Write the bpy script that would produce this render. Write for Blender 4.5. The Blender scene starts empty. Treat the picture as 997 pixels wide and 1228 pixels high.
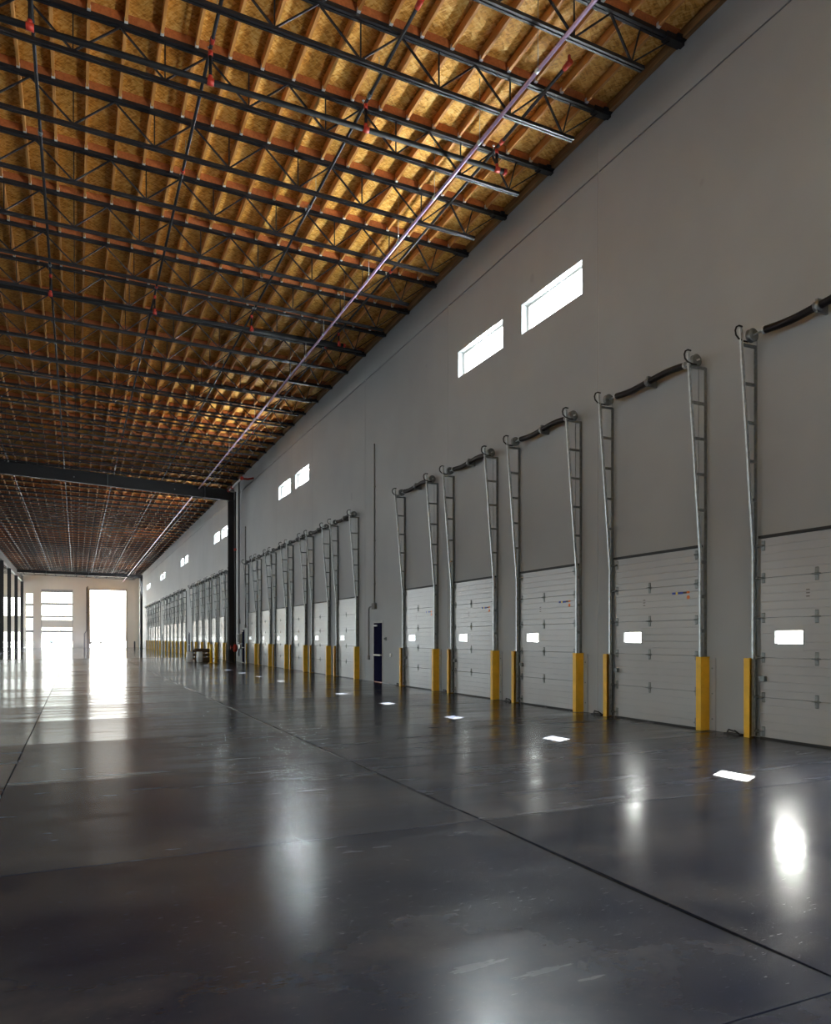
import bpy, math, random
from mathutils import Vector

random.seed(7)
scene = bpy.context.scene
COL = scene.collection

# ------------------------------------------------------------------ camera
FPX, CX, HY, VX = 888.0, 498.5, 765.5, 92.0          # focal length, centre, horizon, vanishing point (997x1228 px)
EYE = 1.6
YAW = math.atan((CX - VX) / FPX)
cam_d = bpy.data.cameras.new('camera')
cam_d.sensor_fit = 'HORIZONTAL'
cam_d.sensor_width = 36.0
cam_d.lens = 36.0 * FPX / 997.0
cam_d.shift_y = (HY - 614.0) / 997.0
cam_d.clip_end = 2000
cam = bpy.data.objects.new('camera', cam_d)
cam.location = (0, 0, EYE)
cam.rotation_euler = (math.pi / 2, 0, -YAW)
COL.objects.link(cam)
scene.camera = cam

# ------------------------------------------------------------------ sky, sun, exposure
SUN_DIR = Vector((-2.99, -1.65, -1.60)).normalized()   # direction the sunlight travels
world = bpy.data.worlds.new('world')
scene.world = world
world.use_nodes = True
wn = world.node_tree
for n in list(wn.nodes):
    wn.nodes.remove(n)
w_out = wn.nodes.new('ShaderNodeOutputWorld')
w_bg = wn.nodes.new('ShaderNodeBackground')
w_sky = wn.nodes.new('ShaderNodeTexSky')
w_sky.sky_type = 'NISHITA'
w_sky.sun_disc = False
w_sky.sun_elevation = math.asin(-SUN_DIR.z)
w_sky.sun_rotation = math.atan2(-SUN_DIR.x, -SUN_DIR.y)
w_sky.dust_density = 3.0
w_mix = wn.nodes.new('ShaderNodeHueSaturation')
w_mix.inputs['Saturation'].default_value = 0.35
wn.links.new(w_sky.outputs[0], w_mix.inputs['Color'])
wn.links.new(w_mix.outputs[0], w_bg.inputs['Color'])
w_bg.inputs['Strength'].default_value = 2.0
wn.links.new(w_bg.outputs[0], w_out.inputs[0])

sun_d = bpy.data.lights.new('sun', 'SUN')
sun_d.energy = 420.0
sun_d.angle = math.radians(0.53)
sun_d.color = (1.0, 0.95, 0.88)
sun = bpy.data.objects.new('sun', sun_d)
sun.rotation_euler = SUN_DIR.to_track_quat('-Z', 'Y').to_euler()
sun.location = (60, 60, 60)
COL.objects.link(sun)

# area lamps in openings that lie out of frame: open dock doors beside the camera (X = 10)
# and unseen ribbon windows added to the opposite wall for light (X = -26)
FILL_RIBBON = [(-14, 4), (8, 26), (34, 50), (54, 70), (74, 90), (94, 110), (114, 130)]
RIB_Z0, RIB_Z1 = 3.0, 5.5
LEFT_X = -26.0
OPEN_DOCKS = [3.86 - 3.53 * k for k in range(6)]


def daylight(x, y, z, wd, ht, power, direction, col):
    ld = bpy.data.lights.new('opening_light', 'AREA')
    ld.shape = 'RECTANGLE'
    ld.size = wd
    ld.size_y = ht
    ld.energy = power
    ld.color = col
    lo = bpy.data.objects.new('opening_light', ld)
    lo.location = (x, y, z)
    lo.rotation_euler = Vector(direction).to_track_quat('-Z', 'Z').to_euler()
    COL.objects.link(lo)


for (a, b), pw in zip(FILL_RIBBON, [700, 650, 600, 1500, 2500, 3000, 3000]):
    daylight(LEFT_X + 0.02, (a + b) / 2, (RIB_Z0 + RIB_Z1) / 2, b - a, RIB_Z1 - RIB_Z0, pw, (1, 0, 0), (0.86, 0.95, 1.0))  # fill lamps in the added ribbon windows, evening out the hall's light
for y in OPEN_DOCKS:
    daylight(10.05 + 0.1, y, 1.56, 2.16, 3.12, 1000, (-1, 0, 0), (0.93, 0.97, 1.0))
HIWIN = []
for k in range(-1, 6):
    HIWIN += [(13.2 + 20.95 * k, 15.62 + 20.95 * k), (16.52 + 20.95 * k, 18.98 + 20.95 * k)]
HZ0, HZ1 = 9.14, 9.88
for a, b in HIWIN:
    daylight(10.05 + 0.26, (a + b) / 2, (HZ0 + HZ1) / 2, b - a, HZ1 - HZ0, 2100, (-1, 0, 0), (0.93, 0.97, 1.0))

scene.view_settings.view_transform = 'Standard'
scene.view_settings.look = 'None'
scene.view_settings.gamma = 1.0
scene.view_settings.use_curve_mapping = False
scene.view_settings.exposure = 0.0
scene.cycles.use_denoising = True
scene.cycles.max_bounces = 10
scene.cycles.diffuse_bounces = 5
scene.cycles.glossy_bounces = 5
scene.cycles.transparent_max_bounces = 12
scene.cycles.sample_clamp_indirect = 8.0
scene.cycles.caustics_reflective = False
scene.cycles.caustics_refractive = False

# ------------------------------------------------------------------ dimensions
W = 10.05            # inner face of the dock wall
WT = 0.28            # wall thickness
END_Y = 140.0
BACK_Y = -20.0
SLOPE = 0.0215       # roof falls towards the dock wall


def deck_z(x):
    return 12.66 + SLOPE * (9.0 - x)


def project(x, y, z):
    s, c = math.sin(YAW), math.cos(YAW)
    zc = x * s + y * c
    if zc < 0.3:
        return None
    return CX + FPX * (x * c - y * s) / zc, HY - (z - EYE) * FPX / zc, zc


def in_frame(x, y, z, m=40):
    p = project(x, y, z)
    return p is not None and -m < p[0] < 997 + m and -m < p[1] < 1228 + m


# ------------------------------------------------------------------ materials
MATS = {}


def base_mat(name):
    m = bpy.data.materials.new(name)
    m.use_nodes = True
    nt = m.node_tree
    return m, nt, nt.nodes['Principled BSDF']


def nd(nt, kind, **kw):
    n = nt.nodes.new(kind)
    for k, v in kw.items():
        setattr(n, k, v)
    return n


def pos_coords(nt, scale=(1, 1, 1)):
    g = nd(nt, 'ShaderNodeNewGeometry')
    mp = nd(nt, 'ShaderNodeMapping')
    mp.inputs['Scale'].default_value = scale
    nt.links.new(g.outputs['Position'], mp.inputs['Vector'])
    return mp.outputs[0]


def ramp(nt, src, stops):
    r = nd(nt, 'ShaderNodeValToRGB')
    els = r.color_ramp.elements
    while len(els) < len(stops):
        els.new(0.5)
    for e, (p, c) in zip(els, stops):
        e.position = p
        e.color = (*c, 1) if len(c) == 3 else c
    nt.links.new(src, r.inputs[0])
    return r.outputs[0]


def noise(nt, vec, scale, detail=4, rough=0.55):
    n = nd(nt, 'ShaderNodeTexNoise')
    n.inputs['Scale'].default_value = scale
    n.inputs['Detail'].default_value = detail
    n.inputs['Roughness'].default_value = rough
    nt.links.new(vec, n.inputs['Vector'])
    return n.outputs['Fac']


def bump(nt, bsdf, src, strength, dist=0.02):
    b = nd(nt, 'ShaderNodeBump')
    b.inputs['Strength'].default_value = strength
    b.inputs['Distance'].default_value = dist
    nt.links.new(src, b.inputs['Height'])
    nt.links.new(b.outputs[0], bsdf.inputs['Normal'])


def scol(c, k):
    return tuple(min(1, v * k) for v in c)


def simple(name, col, rough=0.5, metal=0.0, var=0.12, nscale=3.0, spec=0.5, bmp=0.0, nvec=(1, 1, 1)):
    m, nt, b = base_mat(name)
    v = pos_coords(nt, nvec)
    f = noise(nt, v, nscale)
    c = ramp(nt, f, [(0.3, scol(col, 1 - var)), (0.7, scol(col, 1 + var))])
    nt.links.new(c, b.inputs['Base Color'])
    b.inputs['Roughness'].default_value = rough
    b.inputs['Metallic'].default_value = metal
    b.inputs['Specular IOR Level'].default_value = spec
    if bmp:
        bump(nt, b, f, bmp)
    MATS[name] = m
    return m


def mat_wall():
    m, nt, b = base_mat('painted_concrete')
    v = pos_coords(nt)
    big = noise(nt, v, 0.35, 3)
    c = ramp(nt, big, [(0.3, (0.285, 0.305, 0.318)), (0.7, (0.327, 0.35, 0.36))])
    fine = noise(nt, v, 30, 4)
    spots = noise(nt, v, 1.3, 1)
    sp = ramp(nt, spots, [(0.79, (1, 1, 1)), (0.82, (0.75, 0.74, 0.72))])
    mx = nd(nt, 'ShaderNodeMixRGB', blend_type='MULTIPLY')
    mx.inputs[0].default_value = 0.5
    nt.links.new(c, mx.inputs[1])
    nt.links.new(sp, mx.inputs[2])
    nt.links.new(mx.outputs[0], b.inputs['Base Color'])
    b.inputs['Roughness'].default_value = 0.55
    bump(nt, b, fine, 0.08, 0.01)
    MATS['wall'] = m


def mat_osb():
    m, nt, b = base_mat('osb_sheathing')
    v = pos_coords(nt, (1, 1, 1))
    # random flakes: two voronoi layers stretched along crossed directions
    cols = []
    for rot, sc in ((0.5, 8.0), (2.2, 9.5)):
        mp = nd(nt, 'ShaderNodeMapping')
        mp.vector_type = 'TEXTURE'
        mp.inputs['Rotation'].default_value = (0, 0, rot)
        mp.inputs['Scale'].default_value = (1.0, 0.27, 1.0)
        nt.links.new(v, mp.inputs['Vector'])
        vo = nd(nt, 'ShaderNodeTexVoronoi')
        vo.inputs['Scale'].default_value = sc
        nt.links.new(mp.outputs[0], vo.inputs['Vector'])
        cols.append(vo.outputs['Color'])
    mx = nd(nt, 'ShaderNodeMixRGB')
    mx.inputs[0].default_value = 0.5
    nt.links.new(cols[0], mx.inputs[1])
    nt.links.new(cols[1], mx.inputs[2])
    bw = nd(nt, 'ShaderNodeRGBToBW')
    nt.links.new(mx.outputs[0], bw.inputs[0])
    c = ramp(nt, bw.outputs[0], [(0.2, (0.46, 0.19, 0.02)), (0.5, (0.80, 0.42, 0.07)), (0.8, (0.93, 0.64, 0.22))])
    info = nd(nt, 'ShaderNodeObjectInfo')
    tone = ramp(nt, info.outputs['Random'], [(0.0, (0.86, 0.83, 0.78)), (1.0, (1, 1, 1))])
    m2 = nd(nt, 'ShaderNodeMixRGB', blend_type='MULTIPLY')
    m2.inputs[0].default_value = 1.0
    nt.links.new(c, m2.inputs[1])
    nt.links.new(tone, m2.inputs[2])
    nt.links.new(m2.outputs[0], b.inputs['Base Color'])
    b.inputs['Roughness'].default_value = 0.7
    bump(nt, b, bw.outputs[0], 0.25, 0.01)
    MATS['osb'] = m


def mat_wood(name, c0, c1):
    m, nt, b = base_mat(name)
    v = pos_coords(nt, (9, 0.6, 9))
    f = noise(nt, v, 2.5, 5)
    c = ramp(nt, f, [(0.3, c0), (0.7, c1)])
    nt.links.new(c, b.inputs['Base Color'])
    b.inputs['Roughness'].default_value = 0.65
    MATS[name] = m


def mat_floor(name, tone, r0, r1, seed):
    m, nt, b = base_mat(name)
    g = nd(nt, 'ShaderNodeNewGeometry')
    mp = nd(nt, 'ShaderNodeMapping')
    mp.inputs['Location'].default_value = (seed * 3.1, seed * 1.7, 0)
    nt.links.new(g.outputs['Position'], mp.inputs['Vector'])
    v = mp.outputs[0]
    mps = nd(nt, 'ShaderNodeMapping')
    mps.inputs['Scale'].default_value = (0.45, 2.6, 1)
    nt.links.new(v, mps.inputs['Vector'])
    streak = noise(nt, mps.outputs[0], 1.1, 6, 0.62)
    cloud = noise(nt, v, 0.9, 5, 0.6)
    c = ramp(nt, cloud, [(0.28, scol((0.005, 0.008, 0.022), tone)), (0.5, scol((0.018, 0.021, 0.032), tone)), (0.72, scol((0.052, 0.053, 0.058), tone))])
    # pale specks and aggregate
    vo = nd(nt, 'ShaderNodeTexNoise')
    vo.inputs['Scale'].default_value = 38
    vo.inputs['Detail'].default_value = 2
    nt.links.new(mps.outputs[0], vo.inputs['Vector'])
    sp = ramp(nt, vo.outputs['Fac'], [(0.70, (0, 0, 0)), (0.78, (1, 1, 1))])
    mx = nd(nt, 'ShaderNodeMixRGB')
    nt.links.new(sp, mx.inputs[0])
    nt.links.new(c, mx.inputs[1])
    mx.inputs[2].default_value = (0.085, 0.086, 0.09, 1)
    nt.links.new(mx.outputs[0], b.inputs['Base Color'])
    rr = ramp(nt, streak, [(0.3, (r0, r0, r0)), (0.72, (r1, r1, r1))])
    nt.links.new(rr, b.inputs['Roughness'])
    b.inputs['Specular IOR Level'].default_value = 0.29
    b.inputs['IOR'].default_value = 1.5
    b.inputs['Coat Weight'].default_value = 0.12
    b.inputs['Coat Roughness'].default_value = 0.36
    wob = noise(nt, v, 2.2, 3)
    mpb = nd(nt, 'ShaderNodeMapping')
    mpb.inputs['Scale'].default_value = (1.2, 5.0, 1)
    nt.links.new(v, mpb.inputs['Vector'])
    fine = noise(nt, mpb.outputs[0], 5.0, 4, 0.6)
    add = nd(nt, 'ShaderNodeMath', operation='MULTIPLY_ADD')
    add.inputs[1].default_value = 0.35
    nt.links.new(fine, add.inputs[0])
    nt.links.new(wob, add.inputs[2])
    bump(nt, b, add.outputs[0], 0.036, 0.02)
    MATS[name] = m


def mat_glass():
    m = bpy.data.materials.new('thin_glass')
    m.use_nodes = True
    nt = m.node_tree
    for n in list(nt.nodes):
        nt.nodes.remove(n)
    out = nd(nt, 'ShaderNodeOutputMaterial')
    tr = nd(nt, 'ShaderNodeBsdfTransparent')
    tr.inputs[0].default_value = (0.9, 0.93, 0.93, 1)
    gl = nd(nt, 'ShaderNodeBsdfGlossy')
    gl.inputs['Roughness'].default_value = 0.02
    lw_ = nd(nt, 'ShaderNodeLayerWeight')
    lw_.inputs['Blend'].default_value = 0.5
    fr = nd(nt, 'ShaderNodeMath', operation='POWER')
    fr.inputs[1].default_value = 5.0
    nt.links.new(lw_.outputs['Facing'], fr.inputs[0])
    mx = nd(nt, 'ShaderNodeMixShader')
    nt.links.new(fr.outputs[0], mx.inputs[0])
    nt.links.new(tr.outputs[0], mx.inputs[1])
    nt.links.new(gl.outputs[0], mx.inputs[2])
    nt.links.new(mx.outputs[0], out.inputs[0])
    MATS['glass'] = m


mat_wall()
mat_osb()
mat_glass()
mat_wood('purlin_wood', (0.46, 0.18, 0.035), (0.70, 0.35, 0.10))
mat_wood('nailer_wood', (0.30, 0.085, 0.02), (0.46, 0.15, 0.04))
mat_wood('ledger_wood', (0.17, 0.085, 0.03), (0.32, 0.17, 0.06))
mat_floor('floor_a', 1.0, 0.09, 0.24, 0)
mat_floor('floor_b', 1.12, 0.11, 0.26, 1)
mat_floor('floor_c', 0.92, 0.08, 0.21, 2)
mat_floor('floor_d', 1.05, 0.10, 0.25, 3)
mat_floor('floor_e', 0.95, 0.12, 0.30, 5)
mat_floor('floor_f', 1.15, 0.15, 0.33, 6)
mat_floor('floor_g', 0.85, 0.11, 0.27, 7)
mat_floor('floor_h', 1.05, 0.14, 0.31, 8)
mat_floor('floor_far', 1.1, 0.05, 0.10, 4)
simple('subbase', (0.012, 0.012, 0.013), 0.8)
simple('caulk', (0.68, 0.67, 0.65), 0.6, var=0.03)
simple('black_steel', (0.006, 0.006, 0.008), 0.5, 0.0, 0.2, 4.0)
simple('galvanized', (0.52, 0.56, 0.57), 0.38, 0.75, 0.18, 14.0)
simple('dark_galvanized', (0.20, 0.22, 0.22), 0.45, 0.6, 0.2, 14.0)
simple('zinc_clip', (0.75, 0.77, 0.78), 0.35, 0.3)
simple('door_paint', (0.355, 0.363, 0.367), 0.22, 0.0, 0.03, 1.5)
simple('yellow_paint', (0.78, 0.46, 0.02), 0.42, 0.0, 0.10, 5.0)
simple('black_rubber', (0.012, 0.012, 0.012), 0.6)
simple('spring_black', (0.008, 0.006, 0.006), 0.5, 0.0, spec=0.25)
simple('sprinkler_black', (0.02, 0.02, 0.022), 0.35, 0.0, spec=0.4)
simple('main_black', (0.008, 0.008, 0.009), 0.6, 0.0, spec=0.2)
simple('sprinkler_red', (0.42, 0.03, 0.015), 0.4)
simple('lilac_pipe', (0.46, 0.33, 0.48), 0.3, 0.2)
simple('white_metal', (0.78, 0.79, 0.78), 0.4, 0.0, 0.04)
simple('navy_paint', (0.012, 0.013, 0.035), 0.7, spec=0.0)
simple('grey_trim', (0.34, 0.34, 0.33), 0.5)
simple('conduit_grey', (0.25, 0.25, 0.245), 0.8, 0.0, spec=0.0)
simple('cream_wall', (0.66, 0.64, 0.56), 0.6, 0, 0.04, 0.4)
simple('roofing', (0.05, 0.05, 0.05), 0.8)
simple('asphalt', (0.11, 0.11, 0.11), 0.9, 0, 0.1, 0.3)
simple('pavement', (0.26, 0.26, 0.25), 0.85, 0, 0.08, 0.2)
simple('white_wrap', (0.90, 0.90, 0.88), 0.35, 0, 0.06, 8)
simple('brown_board', (0.10, 0.055, 0.025), 0.6)
simple('blue_print', (0.02, 0.05, 0.32), 0.5)
simple('orange_print', (0.75, 0.18, 0.02), 0.5)
simple('yellow_print', (0.72, 0.55, 0.05), 0.5)
simple('dark_print', (0.05, 0.03, 0.03), 0.5)
simple('car_blue', (0.10, 0.18, 0.35), 0.3)


# ------------------------------------------------------------------ mesh building
class MB:
    def __init__(self):
        self.v, self.f, self.m, self.s = [], [], [], []

    def face(self, idx, mat=0, smooth=False):
        self.f.append(idx)
        self.m.append(mat)
        self.s.append(smooth)

    def box(self, x0, x1, y0, y1, z0, z1, mat=0):
        b = len(self.v)
        self.v += [(x0, y0, z0), (x1, y0, z0), (x1, y1, z0), (x0, y1, z0), (x0, y0, z1), (x1, y0, z1), (x1, y1, z1), (x0, y1, z1)]
        for q in ((0, 3, 2, 1), (4, 5, 6, 7), (0, 1, 5, 4), (1, 2, 6, 5), (2, 3, 7, 6), (3, 0, 4, 7)):
            self.face([b + i for i in q], mat)
        return self

    def sbox(self, x0, x1, y0, y1, za0, za1, zb0, zb1, mat=0):
        """box whose x0 end has z range za and whose x1 end has z range zb (roof slope)"""
        b = len(self.v)
        self.v += [(x0, y0, za0), (x1, y0, zb0), (x1, y1, zb0), (x0, y1, za0), (x0, y0, za1), (x1, y0, zb1), (x1, y1, zb1), (x0, y1, za1)]
        for q in ((0, 3, 2, 1), (4, 5, 6, 7), (0, 1, 5, 4), (1, 2, 6, 5), (2, 3, 7, 6), (3, 0, 4, 7)):
            self.face([b + i for i in q], mat)
        return self

    def bar(self, p, q, w, h, mat=0, up=(0, 1, 0)):
        p, q = Vector(p), Vector(q)
        d = (q - p).normalized()
        u = Vector(up)
        a = d.cross(u)
        if a.length < 1e-4:
            a = d.cross(Vector((1, 0, 0)))
        a.normalize()
        c = d.cross(a).normalized()
        b = len(self.v)
        for e in (p, q):
            for sa, sc in ((-1, -1), (1, -1), (1, 1), (-1, 1)):
                self.v.append(tuple(e + a * sa * w / 2 + c * sc * h / 2))
        for k in ((0, 1, 2, 3), (7, 6, 5, 4), (0, 4, 5, 1), (1, 5, 6, 2), (2, 6, 7, 3), (3, 7, 4, 0)):
            self.face([b + i for i in k], mat)
        return self

    def tube(self, pts, r, n=8, mat=0, caps=True, radii=None):
        pts = [Vector(p) for p in pts]
        b = len(self.v)
        prev = None
        for i, p in enumerate(pts):
            d = (pts[min(i + 1, len(pts) - 1)] - pts[max(i - 1, 0)]).normalized()
            if prev is None:
                a = d.cross(Vector((0, 0, 1)))
                if a.length < 1e-3:
                    a = d.cross(Vector((1, 0, 0)))
            else:
                a = prev - d * prev.dot(d)
            a.normalize()
            prev = a
            c = d.cross(a).normalized()
            rr = radii[i] if radii else r
            for k in range(n):
                t = 2 * math.pi * k / n
                self.v.append(tuple(p + a * math.cos(t) * rr + c * math.sin(t) * rr))
        for i in range(len(pts) - 1):
            for k in range(n):
                k2 = (k + 1) % n
                self.face([b + i * n + k, b + i * n + k2, b + (i + 1) * n + k2, b + (i + 1) * n + k], mat, True)
        if caps:
            self.face([b + k for k in range(n)][::-1], mat)
            e = b + (len(pts) - 1) * n
            self.face([e + k for k in range(n)], mat)
        return self

    def prism(self, prof, y0, y1, mat=0):
        """profile of (x, z) points extruded along y"""
        b = len(self.v)
        n = len(prof)
        self.v += [(x, y0, z) for x, z in prof] + [(x, y1, z) for x, z in prof]
        for i in range(n):
            j = (i + 1) % n
            self.face([b + i, b + j, b + n + j, b + n + i], mat)
        self.face([b + i for i in range(n)][::-1], mat)
        self.face([b + n + i for i in range(n)], mat)
        return self

    def mesh(self, name, mats):
        me = bpy.data.meshes.new(name)
        me.from_pydata(self.v, [], self.f)
        for mt in mats if isinstance(mats, (list, tuple)) else [mats]:
            me.materials.append(MATS[mt])
        me.polygons.foreach_set('material_index', self.m)
        me.polygons.foreach_set('use_smooth', self.s)
        me.update()
        return me


def link(name, data, parent=None, loc=(0, 0, 0)):
    o = bpy.data.objects.new(name, data)
    o.location = loc
    COL.objects.link(o)
    if parent is not None:
        o.parent = parent
    return o


def part(name, mb, mats, parent=None, loc=(0, 0, 0)):
    return link(name, mb.mesh(name, mats), parent, loc)


def tag(o, label, cat, group=None, kind=None):
    o['label'] = label
    o['category'] = cat
    if group:
        o['group'] = group
    if kind:
        o['kind'] = kind
    return o


def thing(name, loc, label, cat, group=None):
    o = link(name, None, None, loc)
    o.empty_display_size = 0.2
    return tag(o, label, cat, group)


def struct(o, label, cat):
    return tag(o, label, cat, None, 'structure')


_ones = ['', 'first', 'second', 'third', 'fourth', 'fifth', 'sixth', 'seventh', 'eighth', 'ninth', 'tenth', 'eleventh', 'twelfth', 'thirteenth',
         'fourteenth', 'fifteenth', 'sixteenth', 'seventeenth', 'eighteenth', 'nineteenth']
_tens = {2: ('twentieth', 'twenty'), 3: ('thirtieth', 'thirty'), 4: ('fortieth', 'forty'), 5: ('fiftieth', 'fifty'), 6: ('sixtieth', 'sixty'),
         7: ('seventieth', 'seventy')}


def ordinal(n):
    if n < 20:
        return _ones[n]
    t, o = divmod(n, 10)
    return _tens[t][0] if o == 0 else _tens[t][1] + '-' + _ones[o]


def cells(u0, u1, v0, v1, holes, vbreaks=()):
    """rectangles (u0,u1,v0,v1) that tile the area without the holes"""
    us = sorted({u0, u1} | {min(max(h[i], u0), u1) for h in holes for i in (0, 1)})
    out = []
    for a, b in zip(us[:-1], us[1:]):
        if b - a < 1e-6:
            continue
        mid = (a + b) / 2
        cut = sorted((h[2], h[3]) for h in holes if h[0] < mid < h[1])
        v = v0
        spans = []
        for c, d in cut:
            if c > v:
                spans.append((v, c))
            v = max(v, d)
        if v < v1:
            spans.append((v, v1))
        for s, e in spans:
            brk = [s] + [k for k in vbreaks if s < k < e] + [e]
            for p, q in zip(brk[:-1], brk[1:]):
                out.append((a, b, p, q))
    return out


# ================================================================== SETTING
# ---- floor: cast slabs with saw-cut joints, edges curled up a few millimetres
floor = part('floor', MB().box(LEFT_X, W + WT, BACK_Y, END_Y + 0.3, -0.30, -0.03), 'subbase')
struct(floor, 'dark polished concrete floor of large slabs with thin joints', 'floor')
SX = [-8.6, -4.65, -0.70, 3.25, W]
SY0, SDY = 2.26, 3.425


def slab(x0, x1, y0, y1, mb, nseg=10, curl=0.005, gap=0.006):
    b = len(mb.v)
    for i in range(nseg + 1):
        t = -1 + 2 * i / nseg
        y = y0 + gap + (y1 - y0 - 2 * gap) * i / nseg
        z = curl * (t * t - 1)
        mb.v += [(x0 + gap, y, z), (x1 - gap, y, z)]
    for i in range(nseg):
        k = b + 2 * i
        mb.face([k, k + 1, k + 3, k + 2], 0, True)
    b2 = len(mb.v)
    mb.v += [(x0 + gap, y0 + gap, 0), (x1 - gap, y0 + gap, 0), (x1 - gap, y1 - gap, 0), (x0 + gap, y1 - gap, 0)]
    mb.v += [(x, y, -0.03) for x, y, z in mb.v[b2:b2 + 4]]
    for i in range(4):
        j = (i + 1) % 4
        mb.face([b2 + i, b2 + 4 + i, b2 + 4 + j, b2 + j], 0)


fmats = ['floor_a', 'floor_b', 'floor_c', 'floor_d']
nmats = ['floor_e', 'floor_f', 'floor_g', 'floor_h']
for r in range(-3, 18):
    y0 = SY0 + SDY * (r - 0)
    for c in range(4):
        mb = MB()
        slab(SX[c], SX[c + 1], y0, y0 + SDY, mb, curl=0.008 + 0.002 * random.random())
        part('slab', mb, (nmats if r < 5 else fmats)[(r * 3 + c * 2 + (r // 2)) % 4], floor)
far = MB()
yf = SY0 + SDY * 18
while yf < END_Y:
    y1 = min(yf + SDY, END_Y)
    for c in range(4):
        slab(SX[c], SX[c + 1], yf, y1, far, 6)
    yf = y1
for y0 in [SY0 + SDY * r for r in range(-3, 41)]:
    y1 = min(y0 + SDY, END_Y)
    if y1 - y0 > 0.5:
        for c in range(4):
            slab(-8.6 - 4.35 * (c + 1), -8.6 - 4.35 * c, y0, y1, far, 4)
for c in range(9):
    xs = -26 + 36.05 * c / 9
    slab(xs, xs + 36.05 / 9, BACK_Y, SY0 - 3 * SDY, far, 4)
fs = part('far_slabs', far, 'floor_far', floor)
fs['kind'] = 'stuff'

# ---- dock wall: tilt-up concrete panels with openings
DOORS = []
for bay, (c0, pitch, n) in enumerate([(7.39, 3.53, 5), (28.5, 3.56, 6), (53.5, 3.56, 6), (78.5, 3.62, 6), (103.6, 3.56, 6)]):
    for k in range(n):
        DOORS.append((bay, k, c0 + pitch * k))
MANDOORS = [25.25, 49.35, 75.3, 100.4]
holes = [(c - 1.08, c + 1.08, -1, 3.12) for _, _, c in DOORS]
holes += [(c - 1.08, c + 1.08, -1, 3.12) for c in OPEN_DOCKS]
holes += [(c - 0.45, c + 0.45, -1, 2.2) for c in MANDOORS]
holes += [(a, b, HZ0, HZ1) for a, b in HIWIN]
wall_r = part('wall_right', MB().box(W + 0.02, W + 0.05, BACK_Y, END_Y, 12.68, 13.2), 'wall')
struct(wall_r, 'tall pale painted concrete dock wall with high windows', 'wall')
seams = [12.65 + 6.97 * k for k in range(-5, 20)]
seams = [BACK_Y] + [s for s in seams if BACK_Y + 1 < s < END_Y - 2] + [END_Y]
for a, b in zip(seams[:-1], seams[1:]):
    mb = MB()
    hs = [h for h in holes if h[1] > a and h[0] < b]
    for u0, u1, v0, v1 in cells(a + 0.007, b - 0.007, -0.03, 12.68, hs, (11.455, 11.485)):
        front = W + 0.03 if abs(v0 - 11.455) < 1e-6 else W
        mb.box(front, W + WT, u0, u1, v0, v1)
    part('panel', mb, 'wall', wall_r)
    part('joint_sealant', MB().box(W + 0.006, W + 0.2, b - 0.008, b + 0.008, 0, 12.66), 'caulk', wall_r)

# ---- other walls
wall_e = part('wall_end', MB().box(LEFT_X, W + WT, END_Y + 0.02, END_Y + 0.3, 12.2, 13.6), 'cream_wall')
struct(wall_e, 'pale end wall with tall glazed and open doorways', 'wall')
end_holes = [(-20, -8.5, 5.36, 8.5), (-20, -8.5, -1, 2.78), (-7.75, -6.63, -1, 9.22), (-5.45, -0.6, -1, 9.9), (2.03, 7.96, -1, 10.05)]
ecells = MB()
for u0, u1, v0, v1 in cells(LEFT_X, W + WT, -0.03, 12.2, end_holes):
    ecells.box(u0, u1, END_Y, END_Y + 0.3, v0, v1)
part('wall_panel', ecells, 'cream_wall', wall_e)
wall_b = struct(part('wall_back', MB().box(LEFT_X, W + WT, BACK_Y - 0.3, BACK_Y, -0.03, 13.6), 'wall'), 'pale concrete wall at the back of the hall', 'wall')
lw = MB()
for u0, u1, v0, v1 in cells(BACK_Y - 0.3, END_Y + 0.3, -0.03, 13.6, [(a, b, RIB_Z0, RIB_Z1) for a, b in FILL_RIBBON]):
    lw.box(LEFT_X - 0.3, LEFT_X, u0, u1, v0, v1)
wall_l = struct(part('wall_left', lw, 'wall'), 'pale unseen wall across the hall, ribbon windows added for light', 'wall')

# ---- ceiling: OSB sheets on timber sub-purlins between the steel joists
JY0, JD = 10.25, 2.035
NJ = 63
XP = [8.79 - 0.614 * k for k in range(-1, 36)]
roof = MB()
roof.sbox(LEFT_X - 0.3, W + WT, BACK_Y - 0.3, END_Y + 0.3, deck_z(LEFT_X) + 0.02, deck_z(LEFT_X) + 0.12, deck_z(W) + 0.02, deck_z(W) + 0.12)
ceiling = part('ceiling', roof, 'roofing')
struct(ceiling, 'timber roof deck of orange strand board on small purlins', 'ceiling')
osb_list, pur_list = [], []
PW = 1.228
for j in range(-2, NJ):
    ya = JY0 + JD * j
    yb = ya + JD
    k = 0
    x1 = 10.03
    while x1 > -13:
        x0 = x1 - PW
        osb_list.append((project((x0 + x1) / 2, (ya + yb) / 2, 12.7), x0, x1, ya, yb))
        x1 = x0
    for x in XP:
        if x > -12.6:
            pur_list.append((project(x, (ya + yb) / 2, 12.55), x, ya, yb))


def split_near(lst, n):
    vis, rest = [], []
    for it in lst:
        p = it[0]
        ok = p is not None and -60 < p[0] < 1057 and -60 < p[1] < 1290
        (vis if ok else rest).append(it)
    vis.sort(key=lambda t: t[0][2])
    return vis[:n], vis[n:] + rest


def osb_mesh():
    h = PW / 2 - 0.002
    dz = SLOPE * PW / 2
    return MB().sbox(-h, h, -JD / 2 + 0.002, JD / 2 - 0.002, dz, dz + 0.013, -dz, -dz + 0.013).mesh('osb_panel', 'osb')


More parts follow.
